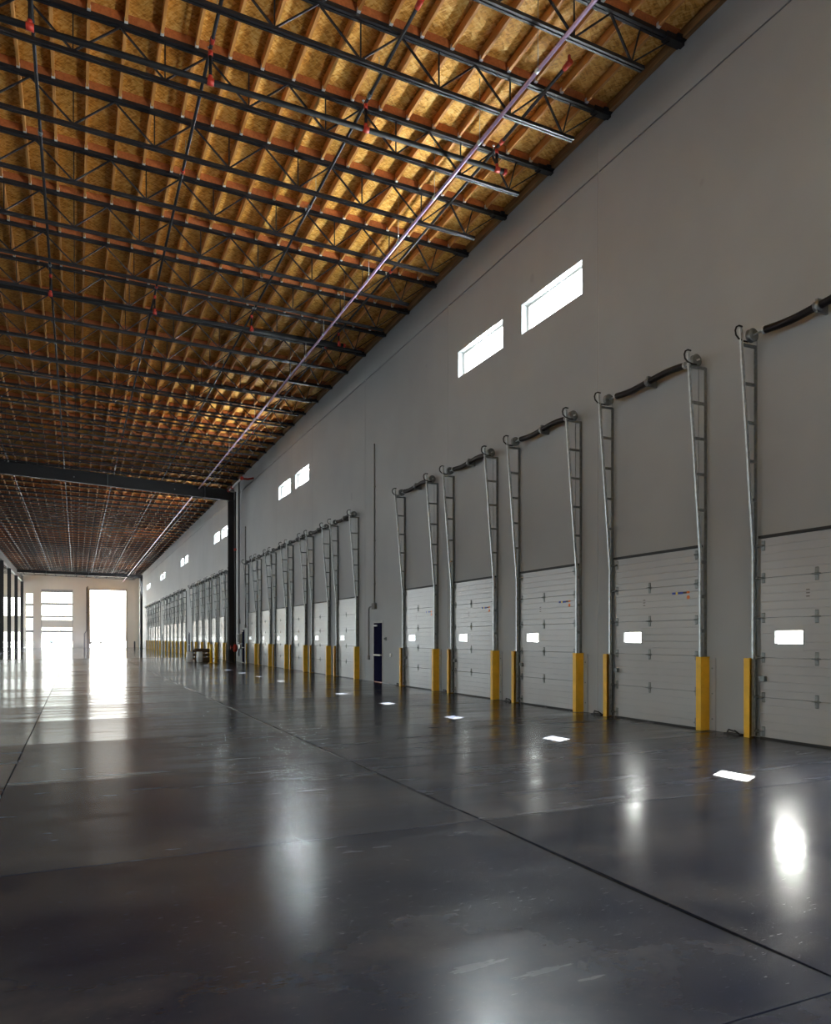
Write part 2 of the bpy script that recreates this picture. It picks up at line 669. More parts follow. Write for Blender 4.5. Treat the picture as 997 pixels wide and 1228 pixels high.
def purlin_mesh():
    m_ = MB().box(-0.026, 0.026, -JD / 2 + 0.064, JD / 2 - 0.064, -0.19, -0.002)
    for y in (-JD / 2 + 0.064, JD / 2 - 0.064):
        ya_, yb_ = sorted((y, y + (0.055 if y < 0 else -0.055)))
        m_.box(-0.032, 0.032, ya_, yb_, -0.198, -0.12, 1)
    return m_.mesh('purlin', ['purlin_wood', 'zinc_clip'])


near, rest = split_near(osb_list, 300)
me = osb_mesh()
for p, x0, x1, ya, yb in near:
    xm = (x0 + x1) / 2
    link('osb_panel', me, ceiling, (xm, (ya + yb) / 2, deck_z(xm)))
mb = MB()
for p, x0, x1, ya, yb in rest:
    mb.sbox(x0 + 0.002, x1 - 0.002, ya + 0.002, yb - 0.002, deck_z(x0), deck_z(x0) + 0.013, deck_z(x1), deck_z(x1) + 0.013)
mb.sbox(LEFT_X, -13.3, BACK_Y, END_Y, deck_z(LEFT_X), deck_z(LEFT_X) + 0.012, deck_z(-13.3), deck_z(-13.3) + 0.012)
mb.sbox(-13.3, W, BACK_Y, JY0 - 2 * JD, deck_z(-13.3), deck_z(-13.3) + 0.012, deck_z(W), deck_z(W) + 0.012)
o = part('far_osb_panels', mb, 'osb', ceiling)
o['kind'] = 'stuff'
near, rest = split_near(pur_list, 300)
me = purlin_mesh()
for p, x, ya, yb in near:
    link('purlin', me, ceiling, (x, (ya + yb) / 2, deck_z(x)))
mb = MB()
for p, x, ya, yb in rest:
    z = deck_z(x)
    mb.box(x - 0.026, x + 0.026, ya + 0.064, yb - 0.064, z - 0.19, z - 0.002)
    mb.box(x - 0.032, x + 0.032, ya + 0.064, ya + 0.12, z - 0.198, z - 0.12, 1)
    mb.box(x - 0.032, x + 0.032, yb - 0.12, yb - 0.064, z - 0.198, z - 0.12, 1)
o = part('far_purlins', mb, ['purlin_wood', 'zinc_clip'], ceiling)
o['kind'] = 'stuff'

ledger = part('trim_1', MB().box(W - 0.10, W - 0.001, BACK_Y, END_Y, 12.44, 12.62), 'ledger_wood')
struct(ledger, 'brown timber ledger along the top of the dock wall', 'trim')

# ================================================================== ROOF STEEL
JX0, JX1 = -12.4, 10.0
Z0 = deck_z(0)
TB, TT = -0.25, -0.175            # top chord, below the deck
BB, BT = -1.01, -0.95           # bottom chord


def zc(x, d):
    return deck_z(x) + d


def joist_meshes():
    top = MB()
    for y0, y1 in ((-0.062, -0.010), (0.010, 0.062)):
        top.sbox(JX0, JX1 - 0.25, y0, y1, zc(JX0, TB), zc(JX0, TT), zc(JX1 - 0.25, TB), zc(JX1 - 0.25, TT))
    nail = MB().sbox(JX0, JX1, -0.045, 0.045, zc(JX0, TT), zc(JX0, -0.003), zc(JX1, TT), zc(JX1, -0.003))
    bot = MB()
    xe = 9.12
    for y0, y1 in ((-0.054, -0.012), (0.012, 0.054)):
        bot.sbox(JX0, xe, y0, y1, zc(JX0, BB), zc(JX0, BT), zc(xe, BB), zc(xe, BT))
    seat = MB()
    seat.sbox(9.62, 10.0, -0.08, 0.08, zc(9.62, -0.27), zc(9.62, -0.16), zc(10.0, -0.27), zc(10.0, -0.16))
    seat.box(9.84, 10.04, -0.11, 0.11, 12.42, 12.50)
    seat.box(9.93, 10.045, -0.05, 0.05, 12.37, 12.46)
    return (top.mesh('top_chord', 'black_steel'), nail.mesh('nailer', 'nailer_wood'), bot.mesh('bottom_chord', 'black_steel'),
            seat.mesh('seat', 'black_steel'))


PANEL = 1.54
BPTS = [7.64 - PANEL * k for k in range(13)]
zb, zt = BT, TB
hd = PANEL / 2
H_DIAG_L = MB().bar((0, 0, 0), (-hd, 0, (zt - zb) + SLOPE * hd), 0.028, 0.034).mesh('web', 'black_steel')
H_DIAG_R = MB().bar((0, 0, 0), (hd, 0, (zt - zb) - SLOPE * hd), 0.028, 0.034).mesh('web', 'black_steel')
H_VERT = MB().bar((0, 0, 0), (0, 0, zt - zb), 0.022, 0.026).mesh('web', 'black_steel')
H_END_A = MB().bar((8.87, 0, zc(8.87, zb)), (8.41, 0, zc(8.41, zt)), 0.03, 0.036).mesh('web', 'black_steel')
H_END_B = MB().bar((8.87, 0, zc(8.87, zb)), (9.07, 0, zc(9.07, zt)), 0.022, 0.026).mesh('web', 'black_steel')
H_END_C = MB().bar((8.87, 0, zc(8.87, zb)), (9.75, 0, zc(9.75, zt)), 0.022, 0.026).mesh('web', 'black_steel')
allw = MB()
for x in BPTS:
    z = zc(x, zb)
    allw.bar((x, 0, z), (x - hd, 0, zc(x - hd, zt)), 0.028, 0.034)
    allw.bar((x, 0, z), (x + hd, 0, zc(x + hd, zt)), 0.028, 0.034)
    allw.bar((x, 0, z), (x, 0, zc(x, zt)), 0.022, 0.026)
allw.bar((8.87, 0, zc(8.87, zb)), (8.41, 0, zc(8.41, zt)), 0.03, 0.036)
allw.bar((8.87, 0, zc(8.87, zb)), (9.07, 0, zc(9.07, zt)), 0.022, 0.026)
ALLW = allw.mesh('web_bracing', 'black_steel')
TOPC, NAIL, BOTC, SEAT = joist_meshes()
for j in range(NJ):
    y = JY0 + JD * j
    root = thing('bar_joist', (0, y, 0), 'black open-web steel roof joist, %s counting from the top of the photo' % ordinal(j + 1), 'joist', 'steel joists under the timber roof')
    link('top_chord', TOPC, root)
    link('nailer', NAIL, root)
    link('bottom_chord', BOTC, root)
    link('seat', SEAT, root)
    if j < 14:
        for x in BPTS:
            if not in_frame(x, y, 12.2, 90):
                continue
            for m_ in (H_DIAG_L, H_VERT, H_DIAG_R):
                link('web', m_, root, (x, 0, zc(x, zb)))
        link('web', H_END_A, root)
        link('web', H_END_B, root)
        link('web', H_END_C, root)
    else:
        o = link('web_bracing', ALLW, root)
        o['kind'] = 'stuff'


def i_beam(mb, x0, x1, y, za, zb_, depth, fw=0.26, ft=0.03):
    """beam along X, bottom at za (x0) and zb_ (x1)"""
    mb.sbox(x0, x1, y - fw / 2, y + fw / 2, za, za + ft, zb_, zb_ + ft)
    mb.sbox(x0, x1, y - fw / 2, y + fw / 2, za + depth - ft, za + depth, zb_ + depth - ft, zb_ + depth)
    mb.sbox(x0, x1, y - 0.012, y + 0.012, za + ft, za + depth - ft, zb_ + ft, zb_ + depth - ft)


def cross_beam(y, xr, zr, xl, zl, depth, label):
    root = thing('roof_beam', (0, y, 0), label, 'beam')
    mb = MB()
    i_beam(mb, xl, xr, 0, zl, zr, depth)
    part('girder', mb, 'black_steel', root)
    k = 0
    x = xr - 1.9
    while x > xl:
        z = zr + (zl - zr) * (xr - x) / (xr - xl)
        part('stiffener', MB().box(x - 0.012, x + 0.012, -0.12, 0.12, z + 0.03, z + depth - 0.03), 'dark_galvanized', root)
        part('bolt', MB().tube([(x - 1.9, -0.02, z + depth * 0.55), (x - 1.9, -0.035, z + depth * 0.55)], 0.03, 6), 'galvanized', root)
        x -= 5.9
    return root


cross_beam(49.95, 9.55, 10.74, -8.05, 11.50, 0.74, 'black steel beam crossing the hall to the near column by the dock wall')
cross_beam(124.4, 9.5, 11.1, -8.05, 11.4, 0.5, 'far black steel beam close to the end wall')

# longitudinal girder on the left with its columns
gr = thing('long_girder', (-8.2, 0, 0), 'dark girder running lengthwise along the left edge of the hall', 'girder')
mb = MB()
mb.box(-0.13, 0.13, 40, END_Y, 10.95, 10.99)
mb.box(-0.13, 0.13, 40, END_Y, 11.86, 11.9)
mb.box(-0.013, 0.013, 40, END_Y, 10.99, 11.86)
part('girder', mb, 'black_steel', gr)


def steel_column(x, y, top, label, wd=0.36):
    root = thing('steel_column', (x, y, 0), label, 'column', 'steel columns')
    mb = MB()
    h = wd / 2
    mb.box(-h, h, -h, -h + 0.025, 0.03, top)
    mb.box(-h, h, h - 0.025, h, 0.03, top)
    mb.box(-0.012, 0.012, -h + 0.025, h - 0.025, 0.03, top)
    part('shaft', mb, 'black_steel', root)
    part('base_plate', MB().box(-h - 0.08, h + 0.08, -h - 0.08, h + 0.08, 0.0, 0.03), 'black_steel', root)
    part('cap_plate', MB().box(-h - 0.05, h + 0.05, -h - 0.05, h + 0.05, top, top + 0.025), 'black_steel', root)
    for sx in (-1, 1):
        for sy in (-1, 1):
            part('anchor_bolt', MB().tube([(sx * (h + 0.04), sy * (h + 0.04), 0.03), (sx * (h + 0.04), sy * (h + 0.04), 0.08)], 0.015, 6), 'dark_galvanized', root)
    return root


steel_column(9.35, 49.95, 10.70, 'black steel column under the beam, nearest the camera on the dock side')
steel_column(9.30, 124.4, 11.06, 'dark steel column beside the last dock doors near the end wall')
for i, (y, s) in enumerate([(101.5, 'leftmost dark column under the left girder, cut by the photo edge'), (112.5, 'second dark column from the left edge under the left girder'),
                            (125.0, 'third dark column from the left edge under the left girder'), (138.0, 'dark column under the left girder, closest to the end wall')]):
    steel_column(-8.2, y, 10.92, s, 0.42)

# ================================================================== DOCK DOORS
SH = 0.636
DW = 1.12


def section_profile(z0, z1):
    """inner face with fine horizontal ribs"""
    pts = [(-0.005, z0), (-0.046, z0), (-0.055, z0 + 0.005)]
    n = 5
    for k in range(1, n):
        z = z0 + (z1 - z0) * k / n
        pts += [(-0.055, z - 0.008), (-0.0532, z - 0.002), (-0.0532, z + 0.002), (-0.055, z + 0.008)]
    pts += [(-0.055, z1 - 0.005), (-0.046, z1), (-0.005, z1)]
    return pts


def clip_profile(z0, z1, a, b):
    return [(-0.005, a), (-0.055, a), (-0.055, b), (-0.005, b)]


SECT = MB().prism(section_profile(0.0, SH), -DW, DW).mesh('door_section', 'door_paint')
swm = MB()
WY0, WY1, WZ0, WZ1 = 0.35, 0.85, 0.225, 0.425       # window in the third section (local z)
for a, b in ((-DW, WY0), (WY1, DW)):
    swm.prism(section_profile(0.0, SH), a, b)
swm.prism(clip_profile(0, SH, 0.0, WZ0), WY0, WY1)
swm.prism(clip_profile(0, SH, WZ1, SH), WY0, WY1)
SECT_W = swm.mesh('door_section', 'door_paint')
fr = MB()
for a, b, c, d in ((WY0 - 0.02, WY1 + 0.02, WZ0 - 0.02, WZ0), (WY0 - 0.02, WY1 + 0.02, WZ1, WZ1 + 0.02), (WY0 - 0.02, WY0, WZ0, WZ1), (WY1, WY1 + 0.02, WZ0, WZ1)):
    fr.box(-0.062, -0.052, a, b, c, d)
WFRAME = fr.mesh('window_frame', 'door_paint')
WPANE = MB().box(-0.032, -0.028, WY0, WY1, WZ0, WZ1).mesh('pane', 'glass')
hg = MB()
hg.prism([(-0.055, -0.10), (-0.063, -0.09), (-0.068, -0.02), (-0.085, 0.0), (-0.068, 0.02), (-0.063, 0.09), (-0.055, 0.10)], -0.028, 0.028)
hg.tube([(-0.078, -0.07, 0), (-0.078, 0.07, 0)], 0.011, 6)
HINGE = hg.mesh('hinge', 'dark_galvanized')
rl = MB()
rl.prism([(-0.055, -0.08), (-0.063, -0.07), (-0.066, 0.07), (-0.055, 0.08)], -0.03, 0.03)
rl.tube([(-0.085, -0.02, 0), (-0.085, 0.12, 0)], 0.016, 6)
rl.tube([(-0.085, 0.09, 0), (-0.085, 0.12, 0)], 0.035, 8)
ROLL_L = rl.mesh('roller_hinge', 'dark_galvanized')
rl = MB()
rl.prism([(-0.055, -0.08), (-0.063, -0.07), (-0.066, 0.07), (-0.055, 0.08)], -0.03, 0.03)
rl.tube([(-0.085, 0.02, 0), (-0.085, -0.12, 0)], 0.016, 6)
rl.tube([(-0.085, -0.09, 0), (-0.085, -0.12, 0)], 0.035, 8)
ROLL_R = rl.mesh('roller_hinge', 'dark_galvanized')
BSEAL = MB().box(-0.06, -0.003, -DW, DW, -0.02, 0.022).mesh('bottom_seal', 'black_rubber')
TSEAL = MB().box(-0.075, -0.002, -DW - 0.03, DW + 0.03, 3.205, 3.245).mesh('top_seal', 'black_rubber')
st = MB()
st.box(-0.0575, -0.0555, -0.56, -0.47, 0.475, 0.515, 0)
st.box(-0.0575, -0.0555, -0.61, -0.56, 0.475, 0.515, 1)
st.box(-0.0575, -0.0555, -0.74, -0.61, 0.475, 0.515, 0)
st.box(-0.0575, -0.0555, -0.83, -0.74, 0.480, 0.515, 2)
st.box(-0.0575, -0.0555, -0.90, -0.83, 0.480, 0.520, 3)
st.tube([(-0.0555, -0.865, 0.41), (-0.058, -0.865, 0.41)], 0.038, 10, 3)
STICK = st.mesh('sticker', ['blue_print', 'yellow_print', 'dark_print', 'orange_print'])
mk = MB()
for z in (0.40, 0.35, 0.30):
    mk.box(-0.0572, -0.0555, 0.24, 0.30, z, z + 0.014)
MARK = mk.mesh('printed_mark', 'dark_print')

TOPZ = 6.55
LEAN_Z = 3.05
OFF0, OFF1 = -0.11, -0.40


def lean_x(z):
    return OFF0 + (OFF1 - OFF0) * max(0.0, (z - LEAN_Z) / (TOPZ - LEAN_Z))


def track_mesh(s):
    """track on one side; s=+1 is the far (+Y) side of the door"""
    y = s * (DW + 0.10)
    t = MB()
    # C-shaped roller track: vertical, then leaning out above the door
    for p, q in (((OFF0, y, 0.02), (OFF0, y, LEAN_Z)), ((OFF0, y, LEAN_Z), (OFF1, y, TOPZ))):
        t.bar(p, q, 0.048, 0.012)
        for e in (-0.022, 0.022):
            t.bar((p[0] + e, y - s * 0.012, p[2]), (q[0] + e, y - s * 0.012, q[2]), 0.006, 0.034)
    return t


RUNGZ = [6.32, 5.70, 5.08, 4.46, 3.84]


def angle_mesh(s):
    y = s * (DW + 0.12)
    t = MB()
    t.box(-0.062, -0.002, y - 0.004, y + 0.004, 0.02, 6.34)
    t.box(-0.010, -0.002, y - s * 0.05, y, 0.02, 6.34) if s < 0 else t.box(-0.010, -0.002, y, y + 0.05, 0.02, 6.34)
    for k in range(5):
        z = 0.5 + 0.6 * k
        t.box(OFF0, -0.004, y - 0.006, y + 0.006, z, z + 0.06)
    return t


def rung_box(mb, s, z):
    y = s * (DW + 0.115)
    mb.box(lean_x(z), -0.03, y - 0.016, y + 0.016, z - 0.022, z + 0.022)


TRACK, ANGLE, RUNGS, FARTRACK, BUMPER, DRUM, CABLE = {}, {}, {}, {}, {}, {}, {}
SHX, SHZ = -0.19, 6.46
for s in (-1, 1):
    TRACK[s] = track_mesh(s).mesh('lift_track', 'galvanized')
    ANGLE[s] = angle_mesh(s).mesh('wall_angle', 'dark_galvanized')
    for z in RUNGZ:
        mb = MB()
        rung_box(mb, s, z)
        RUNGS[(s, z)] = mb.mesh('rung', 'dark_galvanized')
    fm = MB()
    for z in RUNGZ:
        rung_box(fm, s, z)
    FARTRACK[s] = fm.mesh('rungs', 'dark_galvanized')
    y = s * (DW + 0.10)
    bm_ = MB()
    bm_.tube([(-0.22, y, 6.37), (-0.33, y, 6.37), (-0.42, y, 6.39), (-0.485, y, 6.44), (-0.50, y, 6.51), (-0.475, y, 6.57), (-0.42, y, 6.60), (-0.35, y, 6.595)], 0.014, 6)
    BUMPER[s] = bm_.mesh('bumper_hook', 'spring_black')
    dm = MB()
    yd = s * (DW + 0.05)
    dm.tube([(SHX, yd - 0.036, SHZ), (SHX, yd - 0.034, SHZ), (SHX, yd - 0.02, SHZ), (SHX, yd + 0.02, SHZ), (SHX, yd + 0.035, SHZ)], 0.1, 16, radii=[0.085, 0.11, 0.10, 0.10, 0.11])
    DRUM[s] = dm.mesh('cable_drum', 'dark_galvanized')
    cb = MB().tube([(-0.085, s * (DW + 0.03), 0.12), (-0.10, s * (DW + 0.03), 3.3), (SHX + 0.09, s * (DW + 0.03), SHZ)], 0.005, 5)
    CABLE[s] = cb.mesh('lift_cable', 'dark_galvanized')
SHAFT = MB().tube([(SHX, -DW - 0.14, SHZ), (SHX, DW + 0.14, SHZ)], 0.016, 8).mesh('shaft', 'galvanized')
SPRING = {}
for s in (-1, 1):
    pts, rad = [], []
    n = 42
    for i in range(n + 1):
        t = i / n
        y = s * (0.05 + t * 0.86)
        z = SHZ - 0.028 * math.sin(math.pi * t) * (1 if s > 0 else -1)
        pts.append((SHX, y, z))
        rad.append(0.062 if i % 2 == 0 else 0.055)
    SPRING[s] = MB().tube(pts, 0.06, 10, radii=rad).mesh('torsion_spring', 'spring_black')
br = MB()
br.box(SHX - 0.04, -0.002, -0.02, 0.02, SHZ - 0.10, SHZ + 0.10)
br.tube([(SHX, -0.045, SHZ), (SHX, 0.045, SHZ)], 0.078, 12)
CBRACK = br.mesh('centre_bracket', 'dark_galvanized')
ECONE = {s: MB().tube([(SHX, s * 0.91, SHZ), (SHX, s * 0.95, SHZ)], 0.064, 10).mesh('spring_cone', 'galvanized') for s in (-1, 1)}
lk = MB()
lk.box(-0.12, -0.055, -0.05, 0.05, -0.04, 0.04)
lk.box(-0.10, -0.075, -0.02, 0.10, -0.015, 0.015)
LOCK = lk.mesh('slide_bolt', 'dark_galvanized')

BAYS = ['near dock bay', 'second dock bay', 'third dock bay just past the black column', 'fourth dock bay', 'farthest dock bay']
for i, (bay, k, yc) in enumerate(DOORS):
    if i == 0:
        lab = 'white sectional dock door cut off by the right edge of the photo'
    else:
        lab = 'white sectional dock door, %s of its row counting from the right edge' % ordinal(i + 1)
    d = thing('dock_door', (W, yc, 0), lab, 'dock door', 'white dock doors with lift tracks')
    d['kind'] = 'thing'
    detail = bay < 3
    for q in range(5):
        z = 0.02 + SH * q
        sec = link('door_section', SECT_W if q == 2 else SECT, d, (0, 0, z))
        if q == 2:
            link('window_frame', WFRAME, sec)
            link('pane', WPANE, sec)
        if detail:
            if q > 0:
                link('hinge', HINGE, sec, (0, 0.12, 0))
                link('roller_hinge', ROLL_L, sec, (0, 1.06, 0))
                link('roller_hinge', ROLL_R, sec, (0, -1.06, 0))
            if q == 3 and bay == 0:
                link('sticker', STICK, sec, (0, 0, 0))
                link('printed_mark', MARK, sec)
            if q == 4:
                link('roller_hinge', ROLL_L, sec, (0, 1.06, SH - 0.12))
                link('roller_hinge', ROLL_R, sec, (0, -1.06, SH - 0.12))
            if q == 1 and bay == 0:
                link('slide_bolt', LOCK, sec, (0, 1.05, 0.30))
            if q == 0:
                link('roller_hinge', ROLL_L, sec, (0, 1.06, 0.09))
                link('roller_hinge', ROLL_R, sec, (0, -1.06, 0.09))
    link('bottom_seal', BSEAL, d)
    link('top_seal', TSEAL, d)
    for s in (-1, 1):
        tr = link('lift_track', TRACK[s], d)
        link('wall_angle', ANGLE[s], tr)
        if bay < 2:
            for z in RUNGZ:
                link('rung', RUNGS[(s, z)], tr)
        else:
            o = link('rungs', FARTRACK[s], tr)
            o['kind'] = 'stuff'
        link('bumper_hook', BUMPER[s], tr)
        link('cable_drum', DRUM[s], d)
        if detail:
            link('lift_cable', CABLE[s], d)
        sp_ = link('torsion_spring', SPRING[s], d)
        link('spring_cone', ECONE[s], sp_)
    link('shaft', SHAFT, d)
    link('centre_bracket', CBRACK, d)

# yellow angle guards round the foot of each track
GZ = 1.28
GUARD, WING = {}, {}
for s in (-1, 1):
    y = s * (DW + 0.19)
    g = MB()
    # outer leg against the wall, front leg towards the door
    ya, yb = sorted((y, y - s * 0.012))
    g.box(-0.20, -0.002, ya, yb, 0.0, GZ)
    ya, yb = sorted((y, y - s * 0.11))
    g.box(-0.212, -0.20, ya, yb, 0.0, GZ)
    GUARD[s] = g
    w = MB()
    ya, yb = sorted((y + s * 0.001, y + s * 0.14))
    w.box(-0.012, -0.001, ya, yb, 0.0, GZ - 0.02)
    WING[s] = (w.mesh('wing_plate', 'wall'))
bolt_me = MB().tube([(-0.012, 0, 0), (-0.024, 0, 0)], 0.014, 6).mesh('bolt', 'dark_galvanized')
GME = {s: GUARD[s].mesh('angle', 'yellow_paint') for s in (-1, 1)}
for i, (bay, k, yc) in enumerate(DOORS):
    for s in (-1, 1):
        if i == 0 and s < 0:
            continue
        side = 'far' if s > 0 else 'near'
        where = 'the first dock door from the right edge' if i == 0 else 'the %s dock door from the right edge' % ordinal(i + 1)
        g = thing('guard_post', (W, yc, 0), 'yellow steel guard at the %s side of %s' % ('left' if s > 0 else 'right', where), 'guard post', 'yellow track guards')
        link('angle', GME[s], g)
        wing = link('wing_plate', WING[s], g)
        if bay == 0:
            for z in (0.2, 0.64, 1.08):
                link('bolt', bolt_me, wing, (0, s * (DW + 0.26), z))

# floor hold-down hooks between the near doors
hk = MB()
hk.box(-0.10, 0.02, -0.16, 0.16, 0.0, 0.02)
hk.tube([(-0.05, -0.12, 0.02), (-0.09, -0.06, 0.07), (-0.04, 0.0, 0.05), (-0.08, 0.07, 0.075), (-0.05, 0.13, 0.02)], 0.014, 6)
HOOK = hk.mesh('chain_anchor', 'black_steel')
for i, (bay, k, yc) in enumerate(DOORS):
    if bay < 1 and k < 5:
        o = link('chain_anchor', HOOK, None, (W - 0.05, yc + 1.62, 0.001))
        tag(o, 'small black floor anchor left of the %s dock door from the right edge' % ordinal(i + 1),
            'anchor', 'floor anchors between dock doors')

# ================================================================== MAN DOORS, HIGH WINDOWS, CONDUIT
MD_LAB = ['dark navy exit door in the dock wall after the near bay', 'dark exit door in the dock wall beside the black column',
          'small dark exit door between third and fourth dock bays', 'tiny dark exit door before the farthest dock bay']
for i, yc in enumerate(MANDOORS):
    d = link('door_%d' % (i + 1), None, None, (W, yc, 0))
    struct(d, MD_LAB[i], 'door')
    f = MB()
    f.box(0.0, 0.16, -0.448, -0.42, 0.0, 2.198)
    f.box(0.0, 0.16, 0.42, 0.448, 0.0, 2.198)
    f.box(0.0, 0.16, -0.42, 0.42, 2.165, 2.198)
    f.box(-0.012, -0.001, -0.49, -0.42, 0.0, 2.25)
    f.box(-0.012, -0.001, 0.42, 0.49, 0.0, 2.25)
    f.box(-0.012, -0.001, -0.42, 0.42, 2.165, 2.25)
    part('door_frame', f, 'grey_trim', d)
    leaf = part('door_leaf', MB().box(0.002, 0.047, -0.418, 0.418, 0.012, 2.163), 'navy_paint', d)
    part('push_bar', MB().box(-0.07, -0.05, -0.34, 0.30, 0.96, 1.02).box(-0.05, 0.002, -0.34, -0.28, 0.965, 1.015).box(-0.05, 0.002, 0.24, 0.30, 0.965, 1.015), 'white_metal', leaf)
    part('door_closer', MB().box(-0.05, 0.002, 0.08, 0.34, 2.04, 2.10), 'white_metal', leaf)
    part('threshold', MB().box(-0.01, 0.16, -0.40, 0.40, 0.001, 0.012), 'orange_print' if i == 0 else 'grey_trim', d)

for i, (a, b) in enumerate(HIWIN):
    wn_ = link('window_%d' % (i + 1), None, None, (W, (a + b) / 2, HZ0))
    pair, side = divmod(i - 2, 2)
    if i < 2:
        side, pair = i, -1
    struct(wn_, '%s window of the %s pair high on the dock wall, from the right' % ('right-hand' if side == 0 else 'left-hand', ordinal(pair + 1) if pair >= 0 else 'nearest'), 'window')
    h = (b - a) / 2
    H = HZ1 - HZ0
    f = MB()
    for c, d_, e, g in ((-h, h, 0, 0.05), (-h, h, H - 0.05, H), (-h, -h + 0.05, 0.05, H - 0.05), (h - 0.05, h, 0.05, H - 0.05)):
        f.box(0.17, 0.24, c, d_, e, g)
    part('window_frame', f, 'white_metal', wn_)
    part('pane', MB().box(0.20, 0.206, -h + 0.05, h - 0.05, 0.05, H - 0.05), 'glass', wn_)

for i, (a, b) in enumerate(FILL_RIBBON):  # ribbon windows out of view, added only as openings for fill light
    wn_ = link('window_%d' % (i + 1 + len(HIWIN)), None, None, (LEFT_X, (a + b) / 2, RIB_Z0))
    struct(wn_, 'unseen long ribbon window added to light the hall, %s from the back' % ordinal(i + 1), 'window')
    h = (b - a) / 2
    f = MB()
    H = RIB_Z1 - RIB_Z0
    for q in range(6):
        y = -h + 2 * h * q / 5
        f.box(-0.20, -0.12, y - 0.04, y + 0.04, 0, H)
    f.box(-0.20, -0.12, -h, h, 0, 0.06)
    f.box(-0.20, -0.12, -h, h, H - 0.06, H)
    part('window_frame', f, 'white_metal', wn_)
    part('pane', MB().box(-0.165, -0.16, -h, h, 0.06, H - 0.06), 'glass', wn_)


def conduit(pts, r, label, boxes=(), clips=()):
    root = thing('conduit', (0, 0, 0), label, 'conduit', 'wall conduits')
    part('pipe', MB().tube(pts, r, 6), 'conduit_grey', root)
    for b in boxes:
        part('junction_box', MB().box(*b), 'conduit_grey', root)
    for (y, z) in clips:
        part('clip', MB().box(W - 0.05, W - 0.001, y - 0.06, y + 0.06, z, z + 0.03), 'conduit_grey', root)
    return root


X_ = W - 0.03
conduit([(X_, 25.55, 8.8), (X_, 25.55, 2.9)], 0.022, 'thin vertical conduit on the wall above the near exit door', [(W - 0.08, W - 0.001, 25.40, 25.70, 2.68, 2.9)],
        [(25.55, 7.2), (25.55, 5.2), (25.55, 3.6)])
conduit([(X_, 25.70, 2.78), (X_, 26.05, 2.78), (X_, 26.15, 2.70), (X_, 26.15, 0.9)], 0.02, 'short bent conduit dropping left of the near exit door', [(W - 0.06, W - 0.001, 26.08, 26.22, 0.8, 0.95)])
conduit([(W - 0.06, 50.6, 12.2), (W - 0.06, 50.6, 0.4)], 0.05, 'vertical wall pipe just right of the black column', [(W - 0.10, W - 0.001, 50.4, 50.8, 2.6, 2.9)], [(50.6, 9), (50.6, 6), (50.6, 4)])
conduit([(X_, 48.55, 8.9), (X_, 48.55, 2.5)], 0.03, 'thin vertical conduit above the exit door beside the black column', [(W - 0.08, W - 0.001, 48.4, 48.7, 2.3, 2.5)], [(48.55, 6)])
root = thing('electrical_panel', (W, 49.95, 0), 'small grey electrical boxes on the wall beside the black column', 'panel')
part('cabinet', MB().box(-0.16, -0.001, -0.05, 0.55, 1.3, 1.9).box(-0.12, -0.001, 0.0, 0.5, 0.9, 1.2), 'white_metal', root)
part('cabinet_door', MB().box(-0.175, -0.161, -0.02, 0.52, 1.33, 1.87), 'conduit_grey', root)
o = part('light_switch', MB().box(W - 0.05, W - 0.001, 24.42, 24.5, 1.52, 1.64).box(W - 0.09, W - 0.05, 24.44, 24.48, 1.55, 1.61), 'dark_galvanized')
tag(o, 'small dark switch on the wall right of the near exit door', 'switch')
for (y, z, s) in [(24.0, 0.95, 'small outlet box low on the wall right of the near exit door')]:
    o = part('outlet_box', MB().box(W - 0.04, W - 0.001, y - 0.05, y + 0.05, z, z + 0.12).box(W - 0.046, W - 0.04, y - 0.03, y + 0.03, z + 0.02, z + 0.10), 'white_metal')
    tag(o, s, 'outlet')

# ================================================================== PIPES UNDER THE ROOF
BR_X = [-6.45, -3.78, -0.70, 2.2, 5.2, 8.2]
names = ['leftmost', 'second', 'third', 'fourth', 'fifth', 'rightmost']
for i, x in enumerate(BR_X):
    z = deck_z(x) - 0.55
    root = thing('sprinkler_pipe', (x, 0, z), 'dark sprinkler branch pipe running lengthwise under the roof, %s from the left' % names[i].replace('leftmost', 'first').replace('rightmost', 'sixth'), 'pipe', 'sprinkler branch pipes')
    part('pipe', MB().tube([(0, 11.2, 0), (0, 49.0, 0), (0, 92, 0), (0, END_Y - 1, 0)], 0.032, 8), 'sprinkler_black', root)
    part('end_fitting', MB().tube([(0, 11.1, 0), (0, 11.3, 0)], 0.05, 8).tube([(0, 11.15, 0), (0, 11.15, 0.14)], 0.03, 6), 'sprinkler_red', root)
    cpm = MB().tube([(0, -0.06, 0), (0, 0.06, 0)], 0.046, 8).mesh('coupling', 'sprinkler_red' if i % 2 else 'dark_galvanized')
    hdm = MB().tube([(0, 0, 0.03), (0, 0, 0.12)], 0.012, 6).tube([(0, 0, 0.12), (0, 0, 0.13)], 0.03, 8).mesh('sprinkler_head', 'galvanized')
    hgm = MB().tube([(0, 0, 0.03), (0, 0, 0.40)], 0.006, 5).mesh('hanger', 'galvanized')
    for q in range(9):
        y = JY0 + JD * (1 + int(2.63 * q * (1 + 0.03 * i)) + 0.6)
        link('coupling', cpm, root, (0, y, 0))
        link('sprinkler_head', hdm, root, (0, y + 0.35, 0))
        link('hanger', hgm, root, (0, y - 0.5, 0))


